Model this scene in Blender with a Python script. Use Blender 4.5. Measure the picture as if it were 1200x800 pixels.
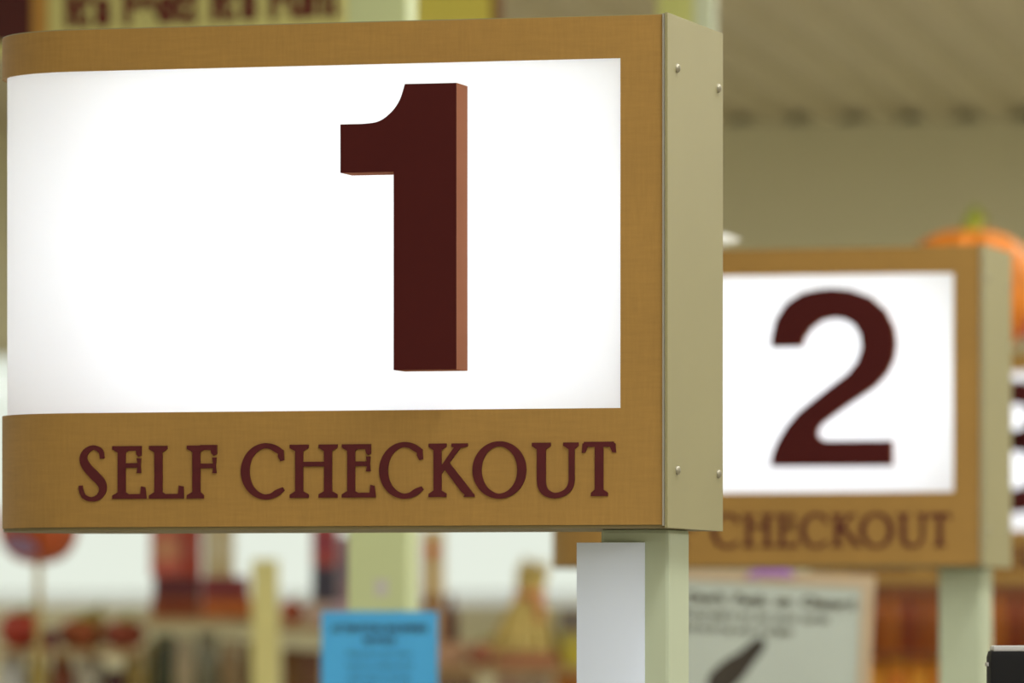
import bpy, bmesh, math, random
from mathutils import Vector, Matrix
for o in list(bpy.data.objects): bpy.data.objects.remove(o)
random.seed(7)
SC = bpy.context.scene
COL = SC.collection
PI = math.pi
# ------------------------------------------------------------------ camera
CAMZ = 1.65; FPX = 7500.0; HOR = 740.0
cd = bpy.data.cameras.new('camera'); cam = bpy.data.objects.new('camera', cd); COL.objects.link(cam)
cam.location = (0, 0, CAMZ); cam.rotation_euler = (PI/2, 0, 0)
cd.sensor_width = 36; cd.lens = FPX/1200*36; cd.shift_y = (HOR-400)/1200
cd.clip_start = .1; cd.clip_end = 200
cd.dof.use_dof = True; cd.dof.focus_distance = 6.03; cd.dof.aperture_fstop = 7.3
SC.camera = cam
# ------------------------------------------------------------------ world: pale overcast daylight outside the windows
w = bpy.data.worlds.new('world'); SC.world = w; w.use_nodes = True
bg = w.node_tree.nodes['Background']; bg.inputs[0].default_value = (.93, 1, .88, 1); bg.inputs[1].default_value = .88
# ------------------------------------------------------------------ exposure
SC.view_settings.view_transform = 'Standard'; SC.view_settings.look = 'None'
SC.view_settings.exposure = 0; SC.view_settings.gamma = 1; SC.view_settings.use_curve_mapping = False
# ------------------------------------------------------------------ ceiling strip lights (rows running along the store)
RA = math.radians(10); CA, SA = math.cos(RA), math.sin(RA)
def room(x, y, z=0): return Vector((x*CA+y*SA, -x*SA+y*CA, z))       # store axes -> world
for x, e in ((-12, 430), (-8, 430), (-.3, 430), (3.8, 430), (8, 430)):
    l = bpy.data.lights.new('ceiling_strip_light', 'AREA'); l.shape = 'RECTANGLE'; l.size = .35; l.size_y = 27
    l.energy = e; l.color = (1, .985, .93)
    o = bpy.data.objects.new('ceiling_strip_light', l); COL.objects.link(o)
    o.location = room(x, 9, 3.46); o.rotation_euler = (0, 0, -RA)

# ------------------------------------------------------------------ materials
def lin(c):
    c /= 255.0
    return c/12.92 if c <= .04045 else ((c+.055)/1.055)**2.4
MATS = {}
def mat(name, rgb, rough=.55, var=.08, scale=12, metal=0, bump=0, stretch=(1, 1, 1), spec=.4):
    if name in MATS: return MATS[name]
    m = bpy.data.materials.new(name); m.use_nodes = True; nt = m.node_tree; b = nt.nodes['Principled BSDF']
    L = nt.links
    tc = nt.nodes.new('ShaderNodeTexCoord'); mp = nt.nodes.new('ShaderNodeMapping'); mp.inputs['Scale'].default_value = stretch
    nz = nt.nodes.new('ShaderNodeTexNoise'); nz.inputs['Scale'].default_value = scale; nz.inputs['Detail'].default_value = 4
    cr = nt.nodes.new('ShaderNodeValToRGB')
    base = [lin(v) for v in rgb]
    cr.color_ramp.elements[0].position = .3; cr.color_ramp.elements[1].position = .7
    cr.color_ramp.elements[0].color = [v*(1-var) for v in base]+[1]
    cr.color_ramp.elements[1].color = [min(1, v*(1+var)) for v in base]+[1]
    L.new(tc.outputs['Object'], mp.inputs['Vector']); L.new(mp.outputs[0], nz.inputs['Vector'])
    L.new(nz.outputs['Fac'], cr.inputs['Fac']); L.new(cr.outputs['Color'], b.inputs['Base Color'])
    b.inputs['Roughness'].default_value = rough; b.inputs['Metallic'].default_value = metal
    b.inputs['Specular IOR Level'].default_value = spec
    if bump:
        bp = nt.nodes.new('ShaderNodeBump'); bp.inputs['Strength'].default_value = bump; bp.inputs['Distance'].default_value = .002
        L.new(nz.outputs['Fac'], bp.inputs['Height']); L.new(bp.outputs[0], b.inputs['Normal'])
    MATS[name] = m
    return m
def veneer():
    """brown laminate: fine cross-grain flecks"""
    m = mat('brown_veneer', (159, 122, 60), .6, .05, 9)
    nt = m.node_tree; L = nt.links; b = nt.nodes['Principled BSDF']
    base = b.inputs['Base Color'].links[0].from_socket
    tc = nt.nodes.new('ShaderNodeTexCoord')
    def fleck(stretch, scale):
        mp = nt.nodes.new('ShaderNodeMapping'); mp.inputs['Scale'].default_value = stretch
        n = nt.nodes.new('ShaderNodeTexNoise'); n.inputs['Scale'].default_value = scale; n.inputs['Detail'].default_value = 5; n.inputs['Roughness'].default_value = .65
        L.new(tc.outputs['Object'], mp.inputs[0]); L.new(mp.outputs[0], n.inputs['Vector']); return n.outputs['Fac']
    a = fleck((9, 9, 1), 30); c = fleck((1, 1, 9), 26); sel = fleck((1, 1, 1), 7)
    mx = nt.nodes.new('ShaderNodeMix'); mx.data_type = 'FLOAT'
    L.new(sel, mx.inputs['Factor']); L.new(a, mx.inputs['A']); L.new(c, mx.inputs['B'])
    mr = nt.nodes.new('ShaderNodeMapRange'); mr.inputs['From Min'].default_value = .25; mr.inputs['From Max'].default_value = .75
    mr.inputs['To Min'].default_value = .84; mr.inputs['To Max'].default_value = 1.13
    L.new(mx.outputs['Result'], mr.inputs['Value'])
    mu = nt.nodes.new('ShaderNodeVectorMath'); mu.operation = 'SCALE'
    L.new(base, mu.inputs[0]); L.new(mr.outputs[0], mu.inputs['Scale']); L.new(mu.outputs[0], b.inputs['Base Color'])
    return m
def emissive(name, rgb, s):
    m = bpy.data.materials.new(name); m.use_nodes = True; nt = m.node_tree; nt.nodes.remove(nt.nodes['Principled BSDF'])
    e = nt.nodes.new('ShaderNodeEmission'); e.inputs[0].default_value = (*rgb, 1); e.inputs[1].default_value = s
    nt.links.new(e.outputs[0], nt.nodes['Material Output'].inputs[0]); return m
def acrylic():
    m = bpy.data.materials.new('opal_acrylic'); m.use_nodes = True; nt = m.node_tree; nt.nodes.remove(nt.nodes['Principled BSDF'])
    t = nt.nodes.new('ShaderNodeBsdfTranslucent'); t.inputs[0].default_value = (.95, .96, 1, 1)
    d = nt.nodes.new('ShaderNodeBsdfDiffuse'); d.inputs[0].default_value = (.85, .85, .85, 1)
    mx = nt.nodes.new('ShaderNodeMixShader'); mx.inputs[0].default_value = .35
    nt.links.new(t.outputs[0], mx.inputs[1]); nt.links.new(d.outputs[0], mx.inputs[2])
    nt.links.new(mx.outputs[0], nt.nodes['Material Output'].inputs[0]); return m
def glass():
    m = bpy.data.materials.new('window_glass'); m.use_nodes = True; nt = m.node_tree; b = nt.nodes['Principled BSDF']
    tr = nt.nodes.new('ShaderNodeBsdfTransparent'); gl = nt.nodes.new('ShaderNodeBsdfGlossy'); gl.inputs['Roughness'].default_value = .02
    fr = nt.nodes.new('ShaderNodeFresnel'); fr.inputs[0].default_value = 1.3
    mx = nt.nodes.new('ShaderNodeMixShader')
    nt.links.new(fr.outputs[0], mx.inputs[0]); nt.links.new(tr.outputs[0], mx.inputs[1]); nt.links.new(gl.outputs[0], mx.inputs[2])
    nt.links.new(mx.outputs[0], nt.nodes['Material Output'].inputs[0]); nt.nodes.remove(b); return m
M_VEN = veneer()
M_CREAM = mat('cream_metal', (146, 140, 104), .42, .03, 5)
M_POST = mat('pale_green_cream_paint', (180, 191, 168), .45, .03, 6)
M_ALU = mat('aluminium', (190, 188, 184), .35, .05, 60, metal=.8)
M_NUM = mat('maroon_plastic', (70, 22, 21), .6, .04, 8, spec=.12)
M_LET = mat('maroon_vinyl', (78, 18, 24), .55, .12, 60, spec=.3)
M_NUM_SIDE = mat('red_brown_numeral_edge', (142, 94, 72), .8, .05, 10, spec=0)
M_PANEL = acrylic()
M_TUBE = emissive('fluorescent_tube_glow', (.87, .925, 1), 6.9)
M_BLACK = mat('black_plastic', (9, 9, 12), .6, .05, 20, spec=.2)
M_GREYP = mat('grey_button_and_highlight', (170, 170, 172), .35, .04, 20)
M_WHITE = mat('white_paper', (220, 232, 255), .7, .02, 6)
M_STEM = mat('stem_green', (150, 165, 60), .7, .15, 30)

# ------------------------------------------------------------------ mesh helpers
class MB:
    def __init__(s): s.v = []; s.f = []
    def add(s, vs, fs):
        n = len(s.v); s.v += [tuple(v) for v in vs]; s.f += [[i+n for i in f] for f in fs]; return s
    def box(s, x0, x1, y0, y1, z0, z1, b=0):
        if b <= 0:
            return s.add([(x, y, z) for z in (z0, z1) for y in (y0, y1) for x in (x0, x1)],
                         [(0, 2, 3, 1), (4, 5, 7, 6), (0, 1, 5, 4), (2, 6, 7, 3), (0, 4, 6, 2), (1, 3, 7, 5)])
        bm = bmesh.new(); bmesh.ops.create_cube(bm, size=1)
        for v in bm.verts:
            v.co = Vector(((x0+x1)/2+v.co.x*(x1-x0), (y0+y1)/2+v.co.y*(y1-y0), (z0+z1)/2+v.co.z*(z1-z0)))
        bmesh.ops.bevel(bm, geom=bm.edges[:], offset=b, segments=2, affect='EDGES', profile=.6)
        bm.verts.index_update()
        s.add([v.co[:] for v in bm.verts], [[v.index for v in f.verts] for f in bm.faces]); bm.free(); return s
    def prism_xz(s, pts, y0, y1):
        """outline in x,z extruded along y; outline counter-clockwise seen from -y"""
        a = sum(pts[i][0]*pts[(i+1) % len(pts)][1]-pts[(i+1) % len(pts)][0]*pts[i][1] for i in range(len(pts)))
        if a < 0: pts = pts[::-1]
        n = len(pts)
        vs = [(x, y0, z) for x, z in pts]+[(x, y1, z) for x, z in pts]
        fs = [list(range(n)), list(range(2*n-1, n-1, -1))]+[[i, i+n, (i+1) % n+n, (i+1) % n] for i in range(n)]
        return s.add(vs, fs)
    def lathe(s, prof, n=20, c=(0, 0, 0), lobes=0, amp=0):
        vs = []; fs = []
        for r, z in prof:
            for k in range(n):
                a = 2*PI*k/n; rr = r*(1-amp*(1-abs(math.cos(lobes*a/2))) if lobes else 1)
                vs.append((c[0]+rr*math.cos(a), c[1]+rr*math.sin(a), c[2]+z))
        m = len(prof)
        for i in range(m-1):
            for k in range(n):
                fs.append([i*n+k, i*n+(k+1) % n, (i+1)*n+(k+1) % n, (i+1)*n+k])
        fs.append([k for k in range(n)][::-1]); fs.append([(m-1)*n+k for k in range(n)])
        return s.add(vs, fs)
    def tube(s, path, rad, n=8):
        path = [Vector(p) for p in path]; vs = []; fs = []
        rads = rad if isinstance(rad, (list, tuple)) else [rad]*len(path)
        for i, p in enumerate(path):
            t = (path[min(i+1, len(path)-1)]-path[max(i-1, 0)]).normalized()
            a = t.orthogonal().normalized() if i == 0 else (a-t*a.dot(t)).normalized()
            b = t.cross(a)
            for k in range(n):
                q = 2*PI*k/n; vs.append(p+(a*math.cos(q)+b*math.sin(q))*rads[i])
        for i in range(len(path)-1):
            for k in range(n): fs.append([i*n+k, i*n+(k+1) % n, (i+1)*n+(k+1) % n, (i+1)*n+k])
        fs.append(list(range(n))[::-1]); fs.append([(len(path)-1)*n+k for k in range(n)])
        return s.add(vs, fs)
    def mesh(s, name, m, smooth=False):
        me = bpy.data.meshes.new(name); me.from_pydata(s.v, [], s.f); me.update()
        bm = bmesh.new(); bm.from_mesh(me); bmesh.ops.recalc_face_normals(bm, faces=bm.faces); bm.to_mesh(me); bm.free()
        me.materials.append(m)
        if smooth:
            for p in me.polygons: p.use_smooth = True
            try: me.set_sharp_from_angle(angle=math.radians(40))
            except Exception: pass
        return me
    def build(s, name, m, parent=None, smooth=False, loc=None, rotz=0):
        return link(name, s.mesh(name, m, smooth), parent, loc, rotz)
def link(name, me, parent=None, loc=None, rotz=0):
    o = bpy.data.objects.new(name, me); COL.objects.link(o)
    if parent: o.parent = parent
    if loc is not None: o.location = loc
    if rotz: o.rotation_euler = (0, 0, rotz)
    return o
def tag(o, label, cat, group=None):
    o['label'] = label; o['category'] = cat
    if group: o['group'] = group
    return o
def thing(name, label, cat, loc=(0, 0, 0), rotz=0, group=None):
    o = bpy.data.objects.new(name, None); COL.objects.link(o); o.empty_display_size = .05
    o.location = loc; o.rotation_euler = (0, 0, rotz); return tag(o, label, cat, group)
def struct(o): o['kind'] = 'structure'; return o
def at(px, py, Y): return Vector(((px-600)*Y/FPX, Y, CAMZ+(HOR-py)*Y/FPX))
def crom(pts, n=6):
    out = []
    P = [pts[0]]+list(pts)+[pts[-1]]
    for i in range(1, len(P)-2):
        for k in range(n):
            t = k/n
            out.append(tuple(.5*(2*b+(c-a)*t+(2*a-5*b+4*c-d)*t*t+(3*b-a-3*c+d)*t**3) for a, b, c, d in zip(P[i-1], P[i], P[i+1], P[i+2])))
    out.append(tuple(pts[-1])); return out
def ribbon(pts, n=6, closed=False):
    """(x, y, width) centreline -> outline quads"""
    p = crom(pts, n); L = []; R = []
    for i in range(len(p)):
        a = p[max(i-1, 0)]; b = p[min(i+1, len(p)-1)]
        if closed and (i == 0 or i == len(p)-1): a = p[-2]; b = p[1]
        tx, ty = b[0]-a[0], b[1]-a[1]; d = math.hypot(tx, ty) or 1
        nx, ny = -ty/d, tx/d; h = p[i][2]/2
        L.append((p[i][0]+nx*h, p[i][1]+ny*h)); R.append((p[i][0]-nx*h, p[i][1]-ny*h))
    return L, R
def text_mesh(body, size, m, depth=.0006, align='LEFT', bold=0):
    c = bpy.data.curves.new('lettering', 'FONT'); c.body = body; c.size = size; c.extrude = depth; c.align_x = align; c.offset = bold
    o = bpy.data.objects.new('lettering', c); me = bpy.data.meshes.new_from_object(o)
    bpy.data.objects.remove(o); bpy.data.curves.remove(c); me.materials.clear(); me.materials.append(m); return me
def text(body, size, m, parent, loc, align='LEFT', roll=0, depth=.0006, bold=0):
    o = link('lettering', text_mesh(body, size, m, depth, align, bold), parent, loc); o.rotation_euler = (PI/2, roll, 0); return o

# ------------------------------------------------------------------ the store shell
ROOMZ = 3.55
M_WALL = mat('olive_grey_wall_paint', (214, 211, 180), .8, .03, .8)
M_CEIL = mat('painted_steel_deck', (194, 185, 154), .7, .04, 1.5)
M_FLOOR = mat('beige_vinyl_floor', (190, 184, 170), .35, .06, 2)
def rbox(name, x0, x1, y0, y1, z0, z1, m):
    o = MB().box(x0, x1, y0, y1, z0, z1).build(name, m); o.rotation_euler = (0, 0, -RA); return struct(o)
X0, X1, Y0, Y1 = -15, 11, -6, 23.7
rbox('floor', X0, X1, Y0, Y1+.3, -.1, 0, M_FLOOR)
rbox('wall_left', X0-.2, X0, Y0-.2, Y1+.3, 0, 3.9, M_WALL)
rbox('wall_right', X1, X1+.2, Y0-.2, Y1+.3, 0, 3.9, M_WALL)
rbox('wall_front', X0, X1, Y0-.2, Y0, 0, 3.9, M_WALL)
WX0, WX1, WZ0, WZ1 = -8.2, -3.66, 1.70, 2.75          # window opening in the back wall
wb = MB(); wb.box(X0, WX0, Y1, Y1+.2, 0, ROOMZ); wb.box(WX1, X1, Y1, Y1+.2, 0, ROOMZ)
wb.box(WX0, WX1, Y1, Y1+.2, 0, WZ0); wb.box(WX0, WX1, Y1, Y1+.2, WZ1, ROOMZ)
o = struct(wb.build('wall_back', M_WALL)); o.rotation_euler = (0, 0, -RA)
# steel deck ceiling: ribbed panels, each a sheet of four flutes
ceil = struct(MB().box(X0, X1, Y0, Y1+.3, 3.86, 3.96).build('ceiling', M_CEIL)); ceil.rotation_euler = (0, 0, -RA)
pm = MB(); pit = .21; prof = []
for k in range(4):
    prof += [(k*pit, 0), (k*pit+.09, 0), (k*pit+.125, .032), (k*pit+.175, .032)]
prof.append((4*pit, 0))
for i in range(len(prof)-1):
    (a, za), (b, zb) = prof[i], prof[i+1]
    pm.add([(a, Y0, za), (b, Y0, zb), (b, Y1+.12, zb), (a, Y1+.12, za)], [(0, 1, 2, 3)])
pm.box(0, 4*pit, Y1+.10, Y1+.12, 0, .26)
pme = pm.mesh('deck_panel', M_CEIL)
for k in range(int((X1-X0)/(4*pit))+1):
    link('deck_panel', pme, ceil, (X0+k*4*pit, 0, ROOMZ))
# window: frame, mullions, panes
M_FRAME = mat('cream_window_frame', (205, 200, 170), .5, .03, 5)
M_GLASS = glass()
wf = MB(); t = .05
wf.box(WX0, WX1, Y1+.04, Y1+.12, WZ0, WZ0+t); wf.box(WX0, WX1, Y1+.04, Y1+.12, WZ1-t, WZ1)
wf.box(WX0, WX0+t, Y1+.04, Y1+.12, WZ0+t, WZ1-t); wf.box(WX1-t, WX1, Y1+.04, Y1+.12, WZ0+t, WZ1-t)
win = struct(wf.build('window_1', M_FRAME)); win.rotation_euler = (0, 0, -RA)
nm = 5; wd = (WX1-WX0-2*t)/nm
for k in range(nm):
    a = WX0+t+k*wd
    if k: MB().box(a-.025, a+.025, Y1+.05, Y1+.11, WZ0+t, WZ1-t).build('mullion', M_FRAME, win)
    MB().box(a+(.025 if k else 0), a+wd-(.025 if k < nm-1 else 0), Y1+.076, Y1+.08, WZ0+t, WZ1-t).build('pane', M_GLASS, win)
MB().box(WX0-.04, WX1+.04, Y1-.08, Y1+.001, WZ0-.03, WZ0).build('window_sill', M_FRAME, win)

M_PAVE = mat('pale_paving', (200, 198, 204), .8, .05, 1); M_LILAC = mat('pale_lilac_render', (250, 248, 255), .8, .05, .7)
o = MB().box(-16, 12, Y1+.35, Y1+12, -.2, -.05).build('floor_outside', M_PAVE); o.rotation_euler = (0, 0, -RA); struct(o)
o = MB().box(-16, 12, Y1+6, Y1+6.2, -.05, 1.84).build('wall_outside', M_LILAC); o.rotation_euler = (0, 0, -RA); struct(o)

# ------------------------------------------------------------------ lane signs
TH = .26997; SD = .2183; SH = .48; BZ = CAMZ+.09825; LU = -.584; RR = SD/2
def profile(off, u0=-.0024):
    """plan outline front -> round nose -> back, moved inwards by off"""
    pts = [(u0, off)]
    for k in range(1, 8): pts.append((u0+(LU-u0)*k/8, off))
    r = RR-off
    for k in range(0, 25):
        a = PI*k/24; pts.append((LU-r*math.sin(a), RR-r*math.cos(a)))
    for k in range(1, 8): pts.append((LU+(u0-LU)*k/8, SD-off))
    pts.append((u0, SD-off)); return pts
def band(w0, w1, o0, o1, u0=-.0024):
    m = MB(); A = profile(o0, u0); B = profile(o1, u0); n = len(A)
    vs = [(x, y, BZ+z) for z in (w0, w1) for P in (A, B) for x, y in P]
    fs = []
    for i in range(n-1):
        fs += [[i, i+1, 2*n+i+1, 2*n+i], [n+i, 3*n+i, 3*n+i+1, n+i+1], [i, n+i, n+i+1, i+1], [2*n+i, 2*n+i+1, 3*n+i+1, 3*n+i]]
    fs += [[0, 2*n, 3*n, n], [n-1, 2*n-1, 4*n-1, 3*n-1]]
    return m.add(vs, fs)
def plate(w0, w1, off):
    P = profile(off, -.0024); n = len(P)
    return MB().add([(x, y, BZ+z) for z in (w0, w1) for x, y in P],
                    [list(range(n)), list(range(2*n-1, n-1, -1))]+[[i, (i+1) % n, (i+1) % n+n, i+n] for i in range(n)])
# --- lettering: outlines in units of 211 per cap height
def R(x0, x1, y0, y1): return [(x0, y0), (x1, y0), (x1, y1), (x0, y1)]
def bot(x0, x1, a, b): return [(x0, 0), (x1, 0), (x1, 13), (b, 26), (a, 26), (x0, 13)]         # foot serif flaring into stem a..b
def top(x0, x1, a, b): return [(x0, 211), (x0, 198), (a, 185), (b, 185), (x1, 198), (x1, 211)]
def arc(cx, cy, rx, ry, a0, a1, thick, thin, n=14, e0=None, e1=None):
    p = []
    for k in range(n+1):
        a = math.radians(a0+(a1-a0)*k/n); wd = thin+(thick-thin)*abs(math.cos(a))**1.5
        if e0 and k == 0: wd = e0
        if e1 and k == n: wd = e1
        p.append((cx+(rx-wd/2)*math.cos(a), cy+(ry-wd/2)*math.sin(a), wd))
    return p
E_ = [R(22, 54, 0, 211), bot(0, 76, 22, 54), top(0, 76, 22, 54), R(54, 112, 192, 211), [(92, 211), (118, 211), (118, 172), (106, 168), (98, 176)],
      R(54, 104, 124, 143), [(98, 103), (116, 103), (114, 133), (116, 162), (98, 162), (104, 133)], R(54, 128, 0, 19), [(112, 0), (138, 0), (132, 46), (116, 50)]]
LET = {
 'S': (116, [], [[(95, 162, 18), (88, 192, 20), (58, 206, 18), (28, 188, 26), (19, 158, 32), (34, 126, 36), (62, 96, 38), (90, 66, 36), (97, 36, 30), (80, 8, 24), (50, -1, 18), (22, 10, 18), (10, 34, 18), (8, 54, 16)]]),
 'E': (136, E_, []),
 'L': (140, [R(22, 54, 0, 211), bot(0, 76, 22, 54), top(0, 74, 22, 54), R(54, 128, 0, 19), [(114, 0), (140, 0), (138, 48), (120, 52)]], []),
 'F': (121, [R(22, 54, 0, 211), bot(0, 68, 22, 54), top(0, 76, 22, 54), R(54, 112, 193, 213), [(94, 213), (121, 213), (121, 176), (108, 170), (98, 180)], R(54, 108, 120, 139),
             [(102, 100), (119, 100), (116, 130), (119, 163), (102, 163), (107, 130)]], []),
 'C': (187, [[(152, 196), (172, 190), (175, 150), (160, 146), (150, 165)]], [arc(102, 106, 102, 112, 44, 318, 36, 20, 16, 20, 15)]),
 'H': (192, [R(22, 54, 0, 211), bot(0, 76, 22, 54), top(0, 76, 22, 54), R(138, 170, 0, 211), bot(116, 192, 138, 170), top(116, 192, 138, 170), R(54, 138, 124, 143)], []),
 'K': (186, [R(20, 52, 0, 211), bot(0, 72, 20, 52), top(0, 72, 20, 52), [(50, 88), (50, 122), (108, 204), (136, 204)], [(92, 211), (92, 199), (108, 192), (128, 192), (157, 199), (157, 211)],
             [(62, 112), (84, 134), (176, 18), (150, 4), (130, 22)], [(140, 0), (186, 0), (182, 12), (160, 26)]], []),
 'O': (217, [], [[(p[0], p[1], p[2]) for p in arc(108.5, 105, 108.5, 113, 0, 360, 37, 20, 24)]]),
 'U': (188, [R(20, 56, 62, 211), top(0, 76, 20, 56), R(148, 172, 62, 211), top(126, 188, 148, 172)], [[(38, 64, 36), (41, 40, 35), (56, 16, 30), (92, 3, 22), (132, 14, 22), (154, 38, 24), (160, 64, 24)]]),
 'T': (137, [R(8, 128, 193, 213), [(2, 206), (20, 213), (24, 196), (14, 172), (0, 170)], [(134, 206), (116, 213), (112, 196), (122, 172), (137, 170)], R(52, 86, 0, 211), bot(36, 104, 52, 86)], []),
}
def letter_mesh(ch, sx, sz):
    W, polys, ribs = LET[ch]; m = MB(); y0 = -.0016
    for k, p in enumerate(polys): m.prism_xz([(x*sx, z*sz) for x, z in p], y0-k*2e-5, 0)
    for r in ribs:
        L, Rr = ribbon([(x*sx, z*sz, wd*(sx+sz)/2) for x, z, wd in r], 4, ch == 'O')
        for i in range(len(L)-1):
            a, b, c, d = L[i], L[i+1], Rr[i+1], Rr[i]
            m.add([(q[0], yy, q[1]) for yy in (y0+3e-5, 0) for q in (a, b, c, d)], [(0, 1, 2, 3), (7, 6, 5, 4), (0, 4, 5, 1), (3, 2, 6, 7)])
    me = m.mesh('letter', M_LET); return me
WORD = [('S', -.5819, -.5527), ('E', -.5479, -.5137), ('L', -.5108, -.4756), ('F', -.4726, -.4424), ('C', -.4187, -.3722), ('H', -.3697, -.3222),
        ('E', -.3179, -.2847), ('C', -.2811, -.2346), ('K', -.2322, -.1867), ('O', -.1892, -.1363), ('U', -.131, -.0855), ('T', -.0823, -.0492)]
LMESH = [(letter_mesh(ch, (b-a)/LET[ch][0], .0505/211), a) for ch, a, b in WORD]
def outline_one():
    c = crom([(-.2879, .3802), (-.272, .3822), (-.2595, .3905), (-.251, .402), (-.246, .4168)], 6)
    return [[(-.1955, .4168), (-.1955, .148), (-.257, .148), (-.257, .3345), (-.3094, .3345), (-.3094, .3802)]+c]
def outline_two():
    P = [(263, 363), (264, 335), (275, 290), (302, 248), (345, 222), (390, 213), (425, 211), (470, 216), (520, 235), (560, 270), (582, 315), (588, 355), (583, 395), (565, 432), (535, 466), (500, 490), (460, 516), (420, 544), (396, 562), (385, 577), (384, 592), (392, 602), (404, 606),
         (578, 606), (578, 672), (262, 672), (266, 640), (280, 605), (302, 568), (332, 533), (372, 500), (420, 463), (462, 432), (486, 402), (498, 368), (495, 335), (480, 308), (455, 293), (425, 289), (395, 295), (367, 316), (350, 340), (344, 363)]
    su = (.3247-.132)/325; sw = (.419-.151)/461
    return [[(-.3247+(x-262)*su, .151+(672-y)*sw) for x, y in P]]
def outline_three():
    s = .2715; cx = -.228; st = .056
    quads = []
    up = [(cx-.070, .352, st), (cx-.060, .378, st*.98), (cx-.032, .393, st*.9), (cx, .396, st*.88), (cx+.034, .388, st*.95), (cx+.052, .364, st), (cx+.05, .334, st*.95), (cx+.026, .306, st*.8), (cx-.022, .296, st*.72)]
    lo = [(cx-.022, .296, st*.72), (cx+.032, .288, st*.8), (cx+.064, .262, st), (cx+.068, .228, st*1.03), (cx+.048, .192, st), (cx+.008, .174, st*.9), (cx-.034, .176, st*.92), (cx-.062, .198, st), (cx-.072, .228, st)]
    for r in (up, lo):
        L, Rr = ribbon(r, 4); quads.append(L+Rr[::-1])
    return quads
def numeral_mesh(polys, dep=.034):
    m = MB()
    for p in polys: m.prism_xz([(x, BZ+z) for x, z in p], -dep, .0042)
    me = m.mesh('numeral', M_NUM); me.materials.append(M_NUM_SIDE)
    for p in me.polygons:
        if abs(p.normal.y) < .5: p.material_index = 1
    return me
NUMS = [outline_one, outline_two, outline_three]
ME = dict(
    top_rail=band(.4395, SH-.001, 0, .003).mesh('top_rail', M_VEN, True),
    bottom_rail=band(.002, .1115, 0, .003).mesh('bottom_rail', M_VEN, True),
    end_cap=MB().box(-.0022, .0006, -.0010, SD+.0010, BZ-.001, BZ+SH+.001, .0004).mesh('end_cap', M_CREAM),
    edge_trim=MB().box(-.0042, -.0024, -.0026, -.0001, BZ+.001, BZ+SH).mesh('edge_trim', M_ALU),
    top_plate=plate(SH-.003, SH, .0006).mesh('top_plate', M_CREAM),
    bottom_plate=plate(-.001, .002, .0012).mesh('bottom_plate', mat('shaded_underside_cream', (112, 100, 66), .7, .06, 10)),  # dim underside: shade put into the colour, darker than the cream plates
    bolt=MB().lathe([(.0042, 0), (.0042, .0012), (.0032, .0028), (.0014, .0036)], 12).mesh('bolt', mat('dull_bolt_metal', (150, 146, 130), .45, .1, 80, metal=.7), True),
    tube=MB().tube([(-.60, 0, 0), (-.03, 0, 0)], .013, 12).mesh('fluorescent_tube', M_TUBE, True),
)
def panel_mesh():
    P = profile(.005, -.006); n = len(P)
    return MB().add([(x, y, BZ+z) for z in (.104, .446) for x, y in P], [[i, i+1, n+i+1, n+i] for i in range(n-1)]).mesh('light_panel', M_PANEL, True)
ME['light_panel'] = panel_mesh()
ME['stile'] = MB().box(-.0453, -.0024, 0, .003, BZ+.1115, BZ+.4395).mesh('stile', M_VEN)
pst = MB(); pst.box(-.081, -.0135, .062, .142, 0, BZ-.001, .004)
ME['post'] = pst.mesh('post', M_POST)
flg = MB().box(-.105, .008, .045, .16, 0, .012, .003).mesh('foot_plate', M_POST)
def lane_sign(i, label):
    loc = Vector((.1453+.56*i, 5.988+3.592*i, 0))
    r = thing('lane_sign', label, 'sign', loc, -TH, 'lit checkout lane signs')
    for k in ('post', 'top_plate', 'bottom_plate', 'top_rail', 'bottom_rail', 'stile', 'light_panel', 'end_cap', 'edge_trim'):
        p = link(k, ME[k], r)
        if k == 'end_cap':
            p['label'] = 'cream painted metal end cap'
            for v, wz in ((.034, .4315), (.198, .426), (.034, .0534), (.198, .054)):
                b = link('bolt', ME['bolt'], p, (.0006, v, BZ+wz)); b.rotation_euler = (0, PI/2, 0)
        if k == 'bottom_rail':
            for me, u in LMESH: link('letter', me, p, (u, -.0001, BZ+.029))
        if k == 'post': link('foot_plate', flg, p)
    link('stile', ME['stile'], r, (0, SD-.003, 0))
    link('numeral', numeral_mesh(NUMS[i](), (.034, .010, .010)[i]), r)
    for wz in (.155, .275, .395): link('fluorescent_tube', ME['tube'], r, (0, SD/2, BZ+wz))
    return r
lane_sign(0, 'large sharp lit checkout lane sign showing the number 1 in front')
lane_sign(1, 'lit checkout lane sign showing the number 2 behind the first')
lane_sign(2, 'farthest lit checkout lane sign, number 3, cut off at right edge under pumpkin')

# white sheet fixed to the first post
def local(i, u, v, z): 
    c, s = math.cos(TH), math.sin(TH)
    return Vector((.1453+.56*i+u*c+v*s, 5.988+3.592*i-u*s+v*c, z))
sm = MB(); n = 9; W_ = .0665; zt = 1.7345; vs = []
for y in (0, .0016):
    for k in range(n):
        x = -W_/2+W_*k/(n-1); dy = -.0035*math.sin(PI*k/(n-1))
        vs += [(x, y+dy, 0), (x, y+dy, .34)]
fs = []
for k in range(n-1):
    a = 2*k; fs += [[a, a+2, a+3, a+1], [2*n+a, 2*n+a+1, 2*n+a+3, 2*n+a+2], [a, 2*n+a, 2*n+a+2, a+2], [a+1, a+3, 2*n+a+3, 2*n+a+1]]
fs += [[0, 1, 2*n+1, 2*n], [2*n-2, 4*n-2, 4*n-1, 2*n-1]]
sm.add(vs, fs)
wsn = thing('paper_sheet', 'narrow blank white sheet on the post under the number 1 sign', 'sheet', local(0, -.0705, .0602, zt-.34), -TH)
sm.build('sheet', M_WHITE, wsn, True)

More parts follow.
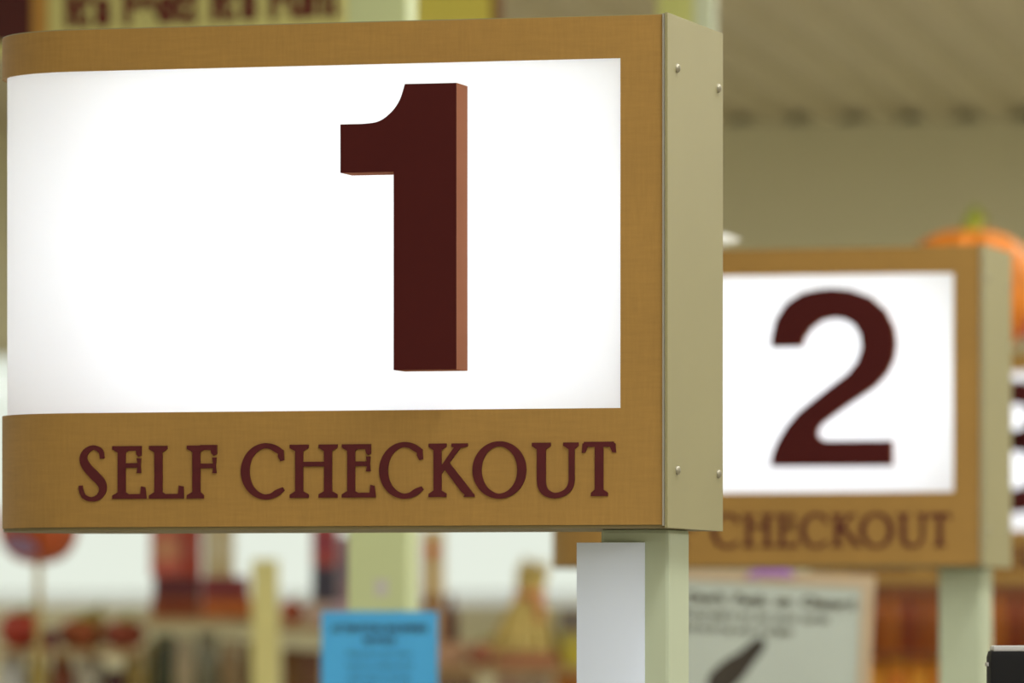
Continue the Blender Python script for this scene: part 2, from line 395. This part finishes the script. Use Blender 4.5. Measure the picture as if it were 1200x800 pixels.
# ------------------------------------------------------------------ things on top of signs
def pumpkin_profile(rx, hz, n=12):
    out = []
    for k in range(n+1):
        a = -PI/2+PI*k/n
        z = hz/2+hz/2*math.sin(a); r = rx*max(.12, math.cos(a))**.75
        if k == n: z -= hz*.05
        out.append((r, z))
    return out
M_PUMP = mat('orange_pumpkin_skin', (214, 126, 34), .6, .22, 9)
M_REDLEAF = mat('red_autumn_leaf', (140, 40, 28), .6, .3, 14)
M_ORLEAF = mat('orange_autumn_leaf', (214, 110, 44), .6, .3, 14)
def pumpkin(label, loc, rx, hz, m, stemm=M_STEM, lobes=10, stem=True, name='pumpkin'):
    r = thing(name, label, 'pumpkin', loc)
    MB().lathe(pumpkin_profile(rx, hz), 40, lobes=lobes, amp=.16).build('body', m, r, True)
    if stem: MB().tube([(0, 0, hz*.9), (.004, 0, hz*1.0), (.012, 0, hz*1.08), (.026, 0, hz*1.13)], [rx*.2, rx*.15, rx*.13, rx*.16], 8).build('stem', stemm, r, True)
    return r
pz = BZ+SH+.0001
pk = local(2, -.352, .109, pz)
pumpkin('round orange pumpkin with green stem on top of the farthest sign', pk, .148, .262, M_PUMP)
def leaf(label, loc, s, m, rot):
    pts = []
    for k in range(20):
        a = 2*PI*k/20; rr = s*(1 if k % 4 == 0 else .62 if k % 2 == 0 else .5)
        pts.append((rr*math.cos(a), rr*math.sin(a)))
    mb = MB(); n = 20
    mb.add([(x, y, .004*math.sin(x/s*3)+z) for z in (0, .0015) for x, y in pts], [list(range(n))[::-1], [n+i for i in range(n)]]+[[i, (i+1) % n, (i+1) % n+n, i+n] for i in range(n)])
    mb.box(-s*1.5, -s*.5, -.002, .002, -.001, .002)
    o = mb.build('autumn_leaf', m); o.location = loc; o.rotation_euler = rot
    return tag(o, label, 'leaf')
leaf('dark red autumn leaf leaning against the big pumpkin', local(2, -.197, .03, pz+.046), .046, M_REDLEAF, (1.45, 1.57, .1))
leaf('orange autumn leaf beside the big pumpkin on the farthest sign', local(2, -.262, -.0, pz+.038), .038, M_ORLEAF, (1.4, .0, -.2))
# small white cone lying on sign 2
c = thing('paper_cone', 'small bright white cone lying on top of the number 2 sign', 'cone', local(1, -.418, .075, pz+.018), -TH)
MB().lathe([(.017, -.045), (.0165, -.02), (.011, .0), (.003, .022), (.001, .025)], 20).build('cone', mat('bright_white_paper', (250, 252, 252), .5, .01, 5), c, True).rotation_euler = (0, PI/2, 0)

# ------------------------------------------------------------------ tall columns and the blue notice
def column(label, px0, px1, Y, rot, m):
    a = at((px0+px1)/2, 740, Y); wd = (px1-px0)*Y/FPX/(math.cos(rot)+math.sin(rot))
    r = thing('column', label, 'column', (a.x, Y, 0), -rot)
    MB().box(-wd/2, wd/2, -wd/2, wd/2, 0, ROOMZ, .004).build('shaft', m, r)
    MB().box(-wd/2-.03, wd/2+.03, -wd/2-.03, wd/2+.03, 0, .012).build('base_plate', m, r)
    MB().box(-wd/2-.02, wd/2+.02, -wd/2-.02, wd/2+.02, ROOMZ-.010, ROOMZ).build('cap_plate', m, r)
    return r, wd
colA, wA = column('pale green square column behind the number 1 sign, blue notice on it', 408, 489, 10, .17, mat('pale_green_paint', (202, 214, 166), .5, .03, 4))
MB().box(-.004, .018, -wA/2-.0012, -wA/2, 1.705, 1.732).build('sticker', mat('pale_grey_sticker', (200, 200, 196), .5, .02, 8), colA)['label'] = 'small pale grey sticker'
colB, wB = column('thin pale column seen above the right corner of the front sign', 812, 840, 12.3, .17, mat('pale_column_paint', (208, 218, 192), .5, .03, 5))
M_BLUE = mat('sky_blue_paper', (80, 182, 250), .6, .04, 10); M_INK = mat('dark_ink', (40, 60, 84), .6, .05, 20)
bn = thing('notice', 'sky blue printed notice fixed to the pale green column', 'notice', colA.matrix_basis @ Vector((.004, -wA/2-.0001, 1.42)), -.17)
MB().box(-.092, .092, -.002, 0, 0, .262).build('sheet', M_BLUE, bn)
text('ATTENTION SHOPPERS', .0145, M_INK, bn, (0, -.0024, .230), 'CENTER', depth=.0003, bold=.0008)
text('NOTICE', .0135, M_INK, bn, (0, -.0024, .212), 'CENTER', depth=.0003, bold=.0008)
for k in range(8): text(['Please have your items', 'ready for checkout and', 'place them in the bag', 'after you scan each one', 'Please see an attendant', 'if you need assistance', 'with any of your items', 'Thank you'][k], .0112, M_INK, bn, (0, -.0024, .192-.0185*k), 'CENTER', depth=.0003)

# ------------------------------------------------------------------ poster on a stand (right)
M_POSTER = mat('grey_white_poster', (192, 203, 199), .6, .03, 6); M_TAN = mat('tan_poster_edge', (196, 176, 150), .6, .05, 10)
M_DINK = mat('brown_black_ink', (66, 56, 34), .6, .1, 20)
pp = at(905, 690, 11.2)
ps = thing('poster_stand', 'grey white poster on a stand below the number 2 sign', 'poster', (pp.x, 11.2, 0), -.10)
MB().tube([(0, .018, .012), (0, .018, 1.70)], .012, 10).build('pole', M_ALU, ps, True)
MB().lathe([(.17, 0), (.17, .008), (.03, .014), (.014, .03)], 28, (0, .018, 0)).build('base', M_ALU, ps, True)
bd = MB().box(-.172, .172, 0, .006, -.47, 0).build('board', M_POSTER, ps); bd.location = (-.006, 0, 1.734); bd.rotation_euler = (0, .045, 0)
for nm_, b in (('border_strip', (-.185, .185, -.003, .007, 0, .022)), ('border_strip', (-.185, .185, -.003, .007, -.492, -.47)),
               ('border_strip', (.163, .185, -.003, .007, -.47, 0)), ('border_strip', (-.185, -.163, -.003, .007, -.47, 0))):
    MB().box(*b).build(nm_, M_TAN, bd)
def ptxt(s, size, x, z, sx=1, bold=0):
    o = text(s, size, M_DINK, bd, (x, -.0006, z), depth=.0005, bold=bold); o.scale = (sx, 1, 1); return o
ptxt("Don't  Bank  on  Change!", .0255, -.142, -.038, 1.12, .0011)
ptxt('Remember to use your cards', .0190, -.150, -.064, 1.14, .0005)
ptxt('and to keep your receipts', .0190, -.150, -.088, .98, .0005)
fig = ribbon([(-.088, -.192, .02), (-.08, -.178, .043), (-.055, -.153, .044), (-.035, -.133, .032), (-.015, -.110, .025), (-.004, -.099, .012)], 5)
MB().prism_xz([p for p in fig[0]]+[p for p in fig[1][::-1]], -.0012, 0).build('printed_figure', mat('dark_grey_ink', (60, 54, 48), .6, .3, 20), bd)['label'] = 'dark slanted shape printed on the poster'
rb = MB(); 
L_, R_ = ribbon([(-.044, .002, .008), (-.02, .010, .014), (.012, .012, .017), (.036, .006, .007)], 5)
rb.prism_xz(L_+R_[::-1], -.002, .002)
ro = rb.build('ribbon', mat('lilac_ribbon', (176, 124, 206), .5, .1, 20), None); ro.location = ps.matrix_basis @ Vector((.002, -.0052, 1.7440)); ro.rotation_euler = (0, .03, -.10)
tag(ro, 'lilac ribbon scrap along the top edge of the grey poster', 'ribbon')

# ------------------------------------------------------------------ black monitor at the right edge
mp_ = at(1157, 756, 6.15)
mo = thing('monitor', 'black monitor with painted grey top highlight in the bottom right corner', 'monitor', (mp_.x+.17, 6.15, 0), .10)
mz = mp_.z
MB().box(-.172, .172, -.012, .012, mz-.26, mz-.004, .007).build('screen_housing', M_BLACK, mo, True)
MB().box(-.168, .168, -.010, .014, mz-.008, mz, .0035).build('top_highlight', M_GREYP, mo, True)  # grey strip paints the highlight along the rounded bezel
MB().box(-.1735, -.171, -.006, .006, mz-.020, mz-.016, .0008).build('button', M_GREYP, mo)
MB().tube([(0, .03, .015), (0, .03, mz-.1)], .02, 12).build('stand_pole', M_BLACK, mo, True)
MB().box(-.03, .03, .008, .04, mz-.16, mz-.08, .003).build('bracket', M_BLACK, mo)
MB().lathe([(.16, 0), (.16, .01), (.03, .02), (.022, .04)], 28, (0, .03, 0)).build('base', M_BLACK, mo, True)

# ------------------------------------------------------------------ hanging boards above
M_OLIVE = mat('olive_yellow_board', (214, 212, 142), .6, .05, 5); M_MUST = mat('mustard_board', (228, 218, 104), .6, .04, 5); M_LIME = mat('lime_green_board', (222, 230, 150), .6, .04, 5)
M_MAR = mat('maroon_print', (100, 30, 32), .6, .08, 10); M_DMAR = mat('deep_maroon_print', (74, 22, 24), .6, .08, 10); M_BRN = mat('brown_edge', (140, 96, 60), .6, .08, 10)
def hanging(label, px0, px1, ybot, Y, z1, m, rot=TH):
    a = at(px0, ybot, Y); b = at(px1, ybot, Y); c = (a+b)/2; wd = (b.x-a.x)/math.cos(rot)
    r = thing('hanging_board', label, 'board', (c.x, Y, a.z), -rot)
    h = z1-a.z
    MB().box(-wd/2, wd/2, -.01, .01, 0, h, .003).build('board', m, r)
    for s in (-.35, .35): MB().tube([(wd*s, 0, h-.002), (wd*s, 0, ROOMZ-a.z)], .004, 6).build('hanger_rod', M_ALU, r)
    return r, wd, h
r, wd, h = hanging("olive hanging board with maroon lettering, cut off above the front sign", -60, 410, 62, 12, 3.08, M_OLIVE)
MB().box(-wd/2-.002, -wd/2+.16, -.012, -.0098, .025, h).build('end_block', M_DMAR, r)['label'] = 'deep maroon block'
MB().box(-wd/2+.158, -wd/2+.192, -.0116, -.0099, .0, h).build('stripe', mat('ochre_stripe', (190, 142, 70), .6, .05, 9), r)
o = text("It's Fast! It's Fun!", .100, M_MAR, r, (-wd/2+.225, -.0104, .054), depth=.0008, bold=.0052, roll=-.016); o.scale = (.80, 1, 1)
r, wd, h = hanging('mustard yellow hanging board right of the tall green column', 470, 578, 60, 14, 3.15, M_MUST)
MB().box(wd/2, wd/2+.018, -.011, .011, 0, h).build('edge_strip', M_BRN, r)
hanging('lime green hanging board above the right corner of the front sign', 772, 818, 80, 14, 3.15, M_LIME)

# ------------------------------------------------------------------ shelves and goods behind (17 m away)
YS = 17.0; KS = FPX/YS
def sx(px): return (px-600)/KS
def sz(py): return CAMZ+(HOR-py)/KS
M_UP = mat('yellow_green_upright', (222, 216, 150), .5, .05, 6); M_SHELF = mat('tan_shelf_board', (168, 138, 96), .6, .08, 8)
gd = thing('display_shelf', 'tan display shelves with yellow green uprights across the store behind', 'shelf', (sx(300), YS, 0))
ox = sx(300)
for p in (-70, 172, 314, 495, 715): 
    wdt = .07 if p == 314 else .03
    MB().box(sx(p)-ox-wdt/2, sx(p)-ox+wdt/2, (-.21 if p == 314 else .17), (-.17 if p == 314 else .21), 0, 1.84 if p == 314 else 1.70 if p > 172 else 1.62, .004).build('upright', M_UP, gd)
    MB().box(sx(p)-ox-wdt/2, sx(p)-ox+wdt/2, -.17, .17, 0, .06, .004).build('foot', M_UP, gd)
SH_A, SH_B, SH_C, SH_D, SH_L = sz(760), sz(723), sz(732), sz(781), sz(832)
def shelf(p0, p1, z): MB().box(sx(p0)-ox, sx(p1)-ox, -.17, .17, z-.018, z, .002).build('shelf', M_SHELF, gd)
shelf(-70, 171, SH_A); shelf(173, 297, SH_B); shelf(331, 494, SH_C); shelf(496, 714, SH_D)
shelf(-70, 171, SH_L); shelf(173, 494, SH_L); shelf(-70, 714, .35)
def carton(label, p0, p1, y0, z, rgb, rgb2=None, dy=0, dep=.12, name='carton', disc=None):
    """box of goods: px span p0..p1, top at pixel row y0, resting at height z"""
    a, b = sx(p0), sx(p1); h = sz(y0)-z; c = (a+b)/2; hw = (b-a)/2*.97
    r = thing(name, label, 'box', (c, YS+dy, z))
    k = 'print_%d_%d_%d' % rgb
    MB().box(-hw, hw, -dep/2, dep/2, 0, h, min(.004, hw*.2)).build('body', mat(k, rgb, .5, .12, 14), r)
    if rgb2:
        k2 = 'print_%d_%d_%d' % rgb2
        MB().box(-hw*.8, hw*.8, -dep/2-.0012, -dep/2, h*.3, h*.72).build('label_panel', mat(k2, rgb2, .5, .12, 14), r)
    if disc:
        d = MB().lathe([(hw*.55, 0), (hw*.55, .002)], 20).build('round_label', mat('print_%d_%d_%d' % disc, disc, .5, .1, 12), r, loc=(0, -dep/2, h*.68)); d.rotation_euler = (PI/2, 0, 0)
    MB().box(-hw, hw, -.003, .003, h-.0005, h+.001).build('flap_seam', mat('tape', (196, 170, 130), .5, .05, 9), r)
    return r
def jar(label, p, y0, z, rpx, rgb, lid, dy=0, name='jar'):
    rr = rpx/KS; h = sz(y0)-z
    r = thing(name, label, 'jar', (sx(p), YS+dy, z))
    MB().lathe([(rr*.85, 0), (rr, h*.05), (rr, h*.68), (rr*.8, h*.8), (rr*.72, h*.86)], 18).build('body', mat('jar_%d_%d_%d' % rgb, rgb, .25, .12, 20), r, True)
    MB().lathe([(rr*.8, h*.84), (rr*.8, h*.98), (rr*.7, h)], 18).build('lid', mat('lid_%d_%d_%d' % lid, lid, .4, .05, 20), r, True)
    return r
def bottle(label, x, Y, z, rr, h, m, cap, group=None):
    r = thing('bottle', label, 'bottle', (x, Y, z), group=group)
    MB().lathe([(rr*.9, 0), (rr, h*.03), (rr, h*.55), (rr*.85, h*.66), (rr*.42, h*.76), (rr*.36, h*.92)], 14).build('body', m, r, True)
    MB().lathe([(rr*.44, h*.9), (rr*.44, h*.99), (rr*.38, h)], 12).build('cap', cap, r, True)
    return r
# bay A, far left
def gourd(label, p, y0, z, rpx, rgb, dy=0):
    hz = sz(y0)-z
    return pumpkin(label, (sx(p), YS+dy, z), rpx/KS, hz*.93, mat('gourd_%d_%d_%d' % rgb, rgb, .45, .25, 14))
gourd('red gourd at the far left end of the shelf', 24, 713, SH_A, 25, (176, 62, 44))
carton('small maroon purple box beside the red gourd', 46, 68, 738, SH_A, (110, 50, 60), dy=-.03)
gourd('brown orange gourd in the middle of the left shelf', 92, 722, SH_A, 24, (160, 84, 44))
gourd('olive yellow small gourd behind the brown orange one', 107, 710, SH_A, 15, (176, 160, 84), dy=.1)
gourd('reddish brown gourd at the right of the left shelf', 145, 724, SH_A, 26, (158, 78, 58))
jar('white jar at the lower far left', 15, 764, SH_L, 17, (214, 220, 224), (200, 204, 206))
jar('olive yellow jar beside the left white jar', 45, 764, SH_L, 13, (176, 156, 66), (150, 128, 60))
jar('brown red jar between the yellow and pale jars', 73, 765, SH_L, 14, (140, 72, 40), (130, 90, 40))
jar('pale grey jar at the lower left middle', 106, 763, SH_L, 19, (206, 204, 188), (200, 196, 184))
jar('dark maroon jar low on the left shelf', 136, 784, SH_L, 12, (70, 24, 26), (60, 26, 26), dy=-.06)
jar('tall olive jar at the right of the lower left shelf', 157, 764, SH_L, 13, (170, 146, 76), (150, 130, 70))
# bay B
carton('long brown orange carton at the bottom of the red stack', 178, 236, 701, SH_B, (146, 74, 36), (128, 54, 28))
carton('bright orange brown carton beside the bottom carton of the stack', 237, 295, 701, SH_B, (190, 98, 46), (206, 120, 60))
zB = sz(701)+.0012
carton('dark maroon carton in the middle of the red stack', 180, 236, 676, zB, (104, 44, 48), (88, 34, 44))
carton('plum red carton at the right end of the middle row', 237, 292, 676, zB, (148, 66, 66), (120, 50, 64))
zB2 = sz(676)+.0012
carton('salmon red carton with tan label on top of the stack', 177, 214, 612, zB2, (186, 92, 80), (196, 138, 104))
carton('brick red carton beside the salmon one on top', 215, 236, 612, zB2, (164, 62, 44), (170, 82, 70))
carton('pale tan carton at the right top of the stack', 240, 274, 606, zB2, (196, 182, 144), (206, 196, 166))
jar('dark green jar under the red stack', 193, 744, SH_L, 14, (70, 76, 54), (90, 92, 70))
jar('cream jar beside the dark green jar', 216, 748, SH_L, 14, (190, 176, 146), (176, 164, 140))
jar('grey green jar under the middle of the red stack', 243, 742, SH_L, 15, (132, 132, 112), (140, 136, 118))
jar('tan jar next to the yellow green upright', 270, 750, SH_L, 13, (168, 142, 104), (160, 136, 100))
carton('dark brown carton left of the yellow green upright', 284, 299, 752, SH_L, (112, 74, 30), dy=.06)
# bay C
carton('dark brown carton right of the yellow green upright', 331, 354, 760, SH_L, (106, 68, 24), (120, 84, 40))
carton('reddish brown carton beside the blue notice', 355, 378, 762, SH_L, (110, 70, 52), (122, 84, 60))
gourd('small coral gourd right of the yellow green upright', 342, 700, SH_C, 13, (206, 112, 84))
carton('pale pink carton under the dark tall box', 356, 384, 706, SH_C, (210, 184, 168), (196, 170, 160), dy=.0)
carton('lilac pink carton beside the column', 385, 412, 706, SH_C, (202, 176, 186), (188, 160, 176))
zC = sz(706)+.0012
carton('dark blue grey lower box of the tall pair', 366, 396, 664, zC, (76, 68, 86), (60, 60, 78))
carton('greyish lilac narrow box next to the column', 397, 412, 628, zC, (150, 124, 136), (130, 110, 128))
carton('maroon red box on top of the dark blue grey one', 366, 396, 610, sz(664)+.0012, (166, 74, 72), (146, 60, 76))
# bay D
carton('tall pinkish tan carton half behind the blue notice', 497, 548, 752, SH_D, (190, 150, 118), (200, 160, 130))
carton('wide tan carton carrying the small stack by the column', 497, 520, 713, sz(752)+.0012, (196, 160, 124))
bottle('dark maroon bottle beside the blue notice', sx(528), YS-.03, sz(752)+.0012, 9/KS, sz(696)-sz(752), mat('maroon_glass', (88, 42, 36), .3, .1, 20), M_BRN)
carton('flat brown box on the wide tan carton', 495, 520, 699, sz(713)+.0012, (150, 104, 48))
carton('tall pale tan carton with orange round label by the column', 493, 521, 620, sz(699)+.0012, (208, 186, 140), None, disc=(206, 92, 52), dy=.02)
gourd('small coral gourd in front of the straw bundle', 563, 750, SH_D, 15, (168, 106, 80), dy=-.1)
# straw bundle
M_STRAW = mat('olive_straw', (216, 196, 122), .7, .25, 25, stretch=(6, 6, .6)); M_RIB = mat('coral_ribbon', (206, 130, 88), .6, .1, 20)
cb = Vector((sx(612), YS+.06, SH_D))
sb = thing('straw_bundle', 'olive straw bundle tied with coral ribbon below the sign', 'straw bundle', cb)
hS = sz(640)-SH_D
for k in range(56):
    a = 2*PI*k*.381966*1.0; q = math.sqrt((k+.5)/56); rb_ = .112*q; rt = .03*q
    x0, y0 = rb_*math.cos(a), rb_*math.sin(a); ht = hS*(.62+.4*random.random())*(1-.25*q)
    tz = hS*.62; tt = ht/tz if ht < tz else 1
    P = [(x0, y0, .007), (x0*.62+.006, y0*.62, hS*.30)]
    P.append((rt*math.cos(a)+.02, rt*math.sin(a), hS*.60))
    P.append((rt*1.5*math.cos(a)+.028, rt*1.5*math.sin(a), hS*.62+ht*.35))
    MB().tube(P, [.011, .010, .007, .002], 5).build('straw', M_STRAW, sb)
MB().lathe([(.040, hS*.57), (.042, hS*.60), (.040, hS*.63)], 20, (.02, 0, 0)).build('ribbon', M_RIB, sb, True)
MB().tube([(.03, -.045, hS*.60), (.05, -.055, hS*.50), (.045, -.06, hS*.38)], [.006, .011, .008], 6).build('ribbon_tail', M_RIB, sb, True)
carton('low reddish brown tray in front of the straw bundle', 578, 655, 764, SH_D, (156, 98, 66), (168, 108, 78), dy=-.13, dep=.05, name='tray')
carton('dark grey small box on the right behind the white sheet', 655, 690, 714, sz(740)+.0012, (112, 104, 98), dy=.06)
carton('olive yellow carton under the dark grey box', 655, 690, 740, SH_D, (176, 164, 84), dy=.06)
carton('lime yellow packet beside the white sheet', 660, 686, 752, SH_D, (190, 178, 60), dy=-.08, dep=.06)
shelf(496, 714, SH_L)
carton('pale pink carton low under the straw bundle', 580, 616, 787, SH_L, (206, 178, 160), (198, 166, 150))
carton('pale grey pink carton low beside the pink one', 617, 645, 787, SH_L, (196, 176, 158), (186, 166, 150))
carton('orange carton low beside the white sheet', 648, 690, 786, SH_L, (206, 138, 52), (190, 116, 44))
carton('greyish tan carton low right of the blue notice', 500, 560, 787, SH_L, (176, 150, 120), (160, 130, 110))
# pumpkin on a stick, far left, just under the front sign
pc = at(45, 660, 15.2)
pq = thing('pumpkin_pick', 'dark orange pumpkin decoration on a stick below the left end of the sign', 'decoration', (pc.x, 15.2, 0))
KP = FPX/15.2
MB().lathe(pumpkin_profile(47/KP, 84/KP), 40, (0, 0, pc.z), lobes=10, amp=.12).build('body', mat('dark_orange_foam', (166, 74, 28), .5, .3, 8), pq, True)
MB().tube([(0, 0, .02), (0, 0, pc.z+.02)], .008, 8).build('stick', mat('olive_stick', (176, 156, 92), .6, .1, 10), pq, True)
MB().tube([(0, 0, pc.z+.16), (.005, 0, pc.z+.20)], .012, 8).build('stem', M_STEM, pq, True)
MB().lathe([(.09, 0), (.09, .02), (.03, .04)], 20).build('base', M_SHELF, pq, True)
bl = MB(); L_, R_ = ribbon([(-.075, .055, .01), (-.05, .045, .04), (-.02, .036, .04), (.005, .03, .008)], 5); bl.prism_xz([(x, pc.z+z) for x, z in L_+R_[::-1]], -.099, -.078)
bl.build('leaf', mat('lavender_leaf', (136, 110, 140), .5, .1, 20), pq)['label'] = 'lavender grey leaf'

# ------------------------------------------------------------------ amber rack behind sign 3 (right)
YR = 17.6; KR = FPX/YR
rk = thing('bottle_rack', 'dark brown wooden rack holding amber bottles at the lower right', 'rack', ((1110-600)/KR, YR, 0))
M_DW = mat('dark_brown_wood', (126, 72, 34), .6, .2, 10, stretch=(6, 6, 1))
rx0 = (1110-600)/KR; z1 = CAMZ+(HOR-764)/KR; z0 = CAMZ+(HOR-830)/KR; zt = CAMZ+(HOR-684)/KR
MB().box(-.25, .33, .09, .105, 0, zt+.03).build('back_panel', M_DW, rk)
for x in (-.25, .315): MB().box(x, x+.015, -.09, .09, 0, zt+.03).build('side_panel', M_DW, rk)
for z in (z1, z0, .4, .9): MB().box(-.235, .315, -.09, .09, z-.016, z).build('shelf', M_DW, rk)
M_AMB = [mat('amber_glass_%s' % n, c, .2, .25, 18) for n, c in (('dark', (156, 84, 34)), ('warm', (178, 104, 40)), ('red', (140, 66, 36)))]
M_ORG = [mat('orange_jar_%s' % n, c, .35, .2, 18) for n, c in (('bright', (246, 170, 50)), ('deep', (232, 142, 44)))]
ci = ['first', 'second', 'third', 'fourth', 'fifth', 'sixth', 'seventh', 'eighth', 'ninth', 'tenth', 'eleventh']
for k in range(11):
    x = rx0-.205+.049*k
    bottle('%s dark amber bottle from the left on the upper rack shelf' % ci[k], x, YR+.02, z1, .0215, zt-z1-.01, M_AMB[k % 3], M_DW, 'amber bottles on the upper rack shelf')
for k in range(9):
    x = rx0-.2+.06*k
    r = thing('jar', '%s orange jar from the left on the lower rack shelf' % ci[k], 'jar', (x, YR, z0), group='orange jars on the lower rack shelf')
    hh = z1-.016-z0-.006; rr = .028
    MB().lathe([(rr*.9, 0), (rr, hh*.05), (rr, hh*.72), (rr*.85, hh*.84)], 16).build('body', M_ORG[k % 2], r, True)
    MB().lathe([(rr*.92, hh*.82), (rr*.92, hh*.97), (rr*.85, hh)], 16).build('lid', M_ORG[(k+1) % 2], r, True)
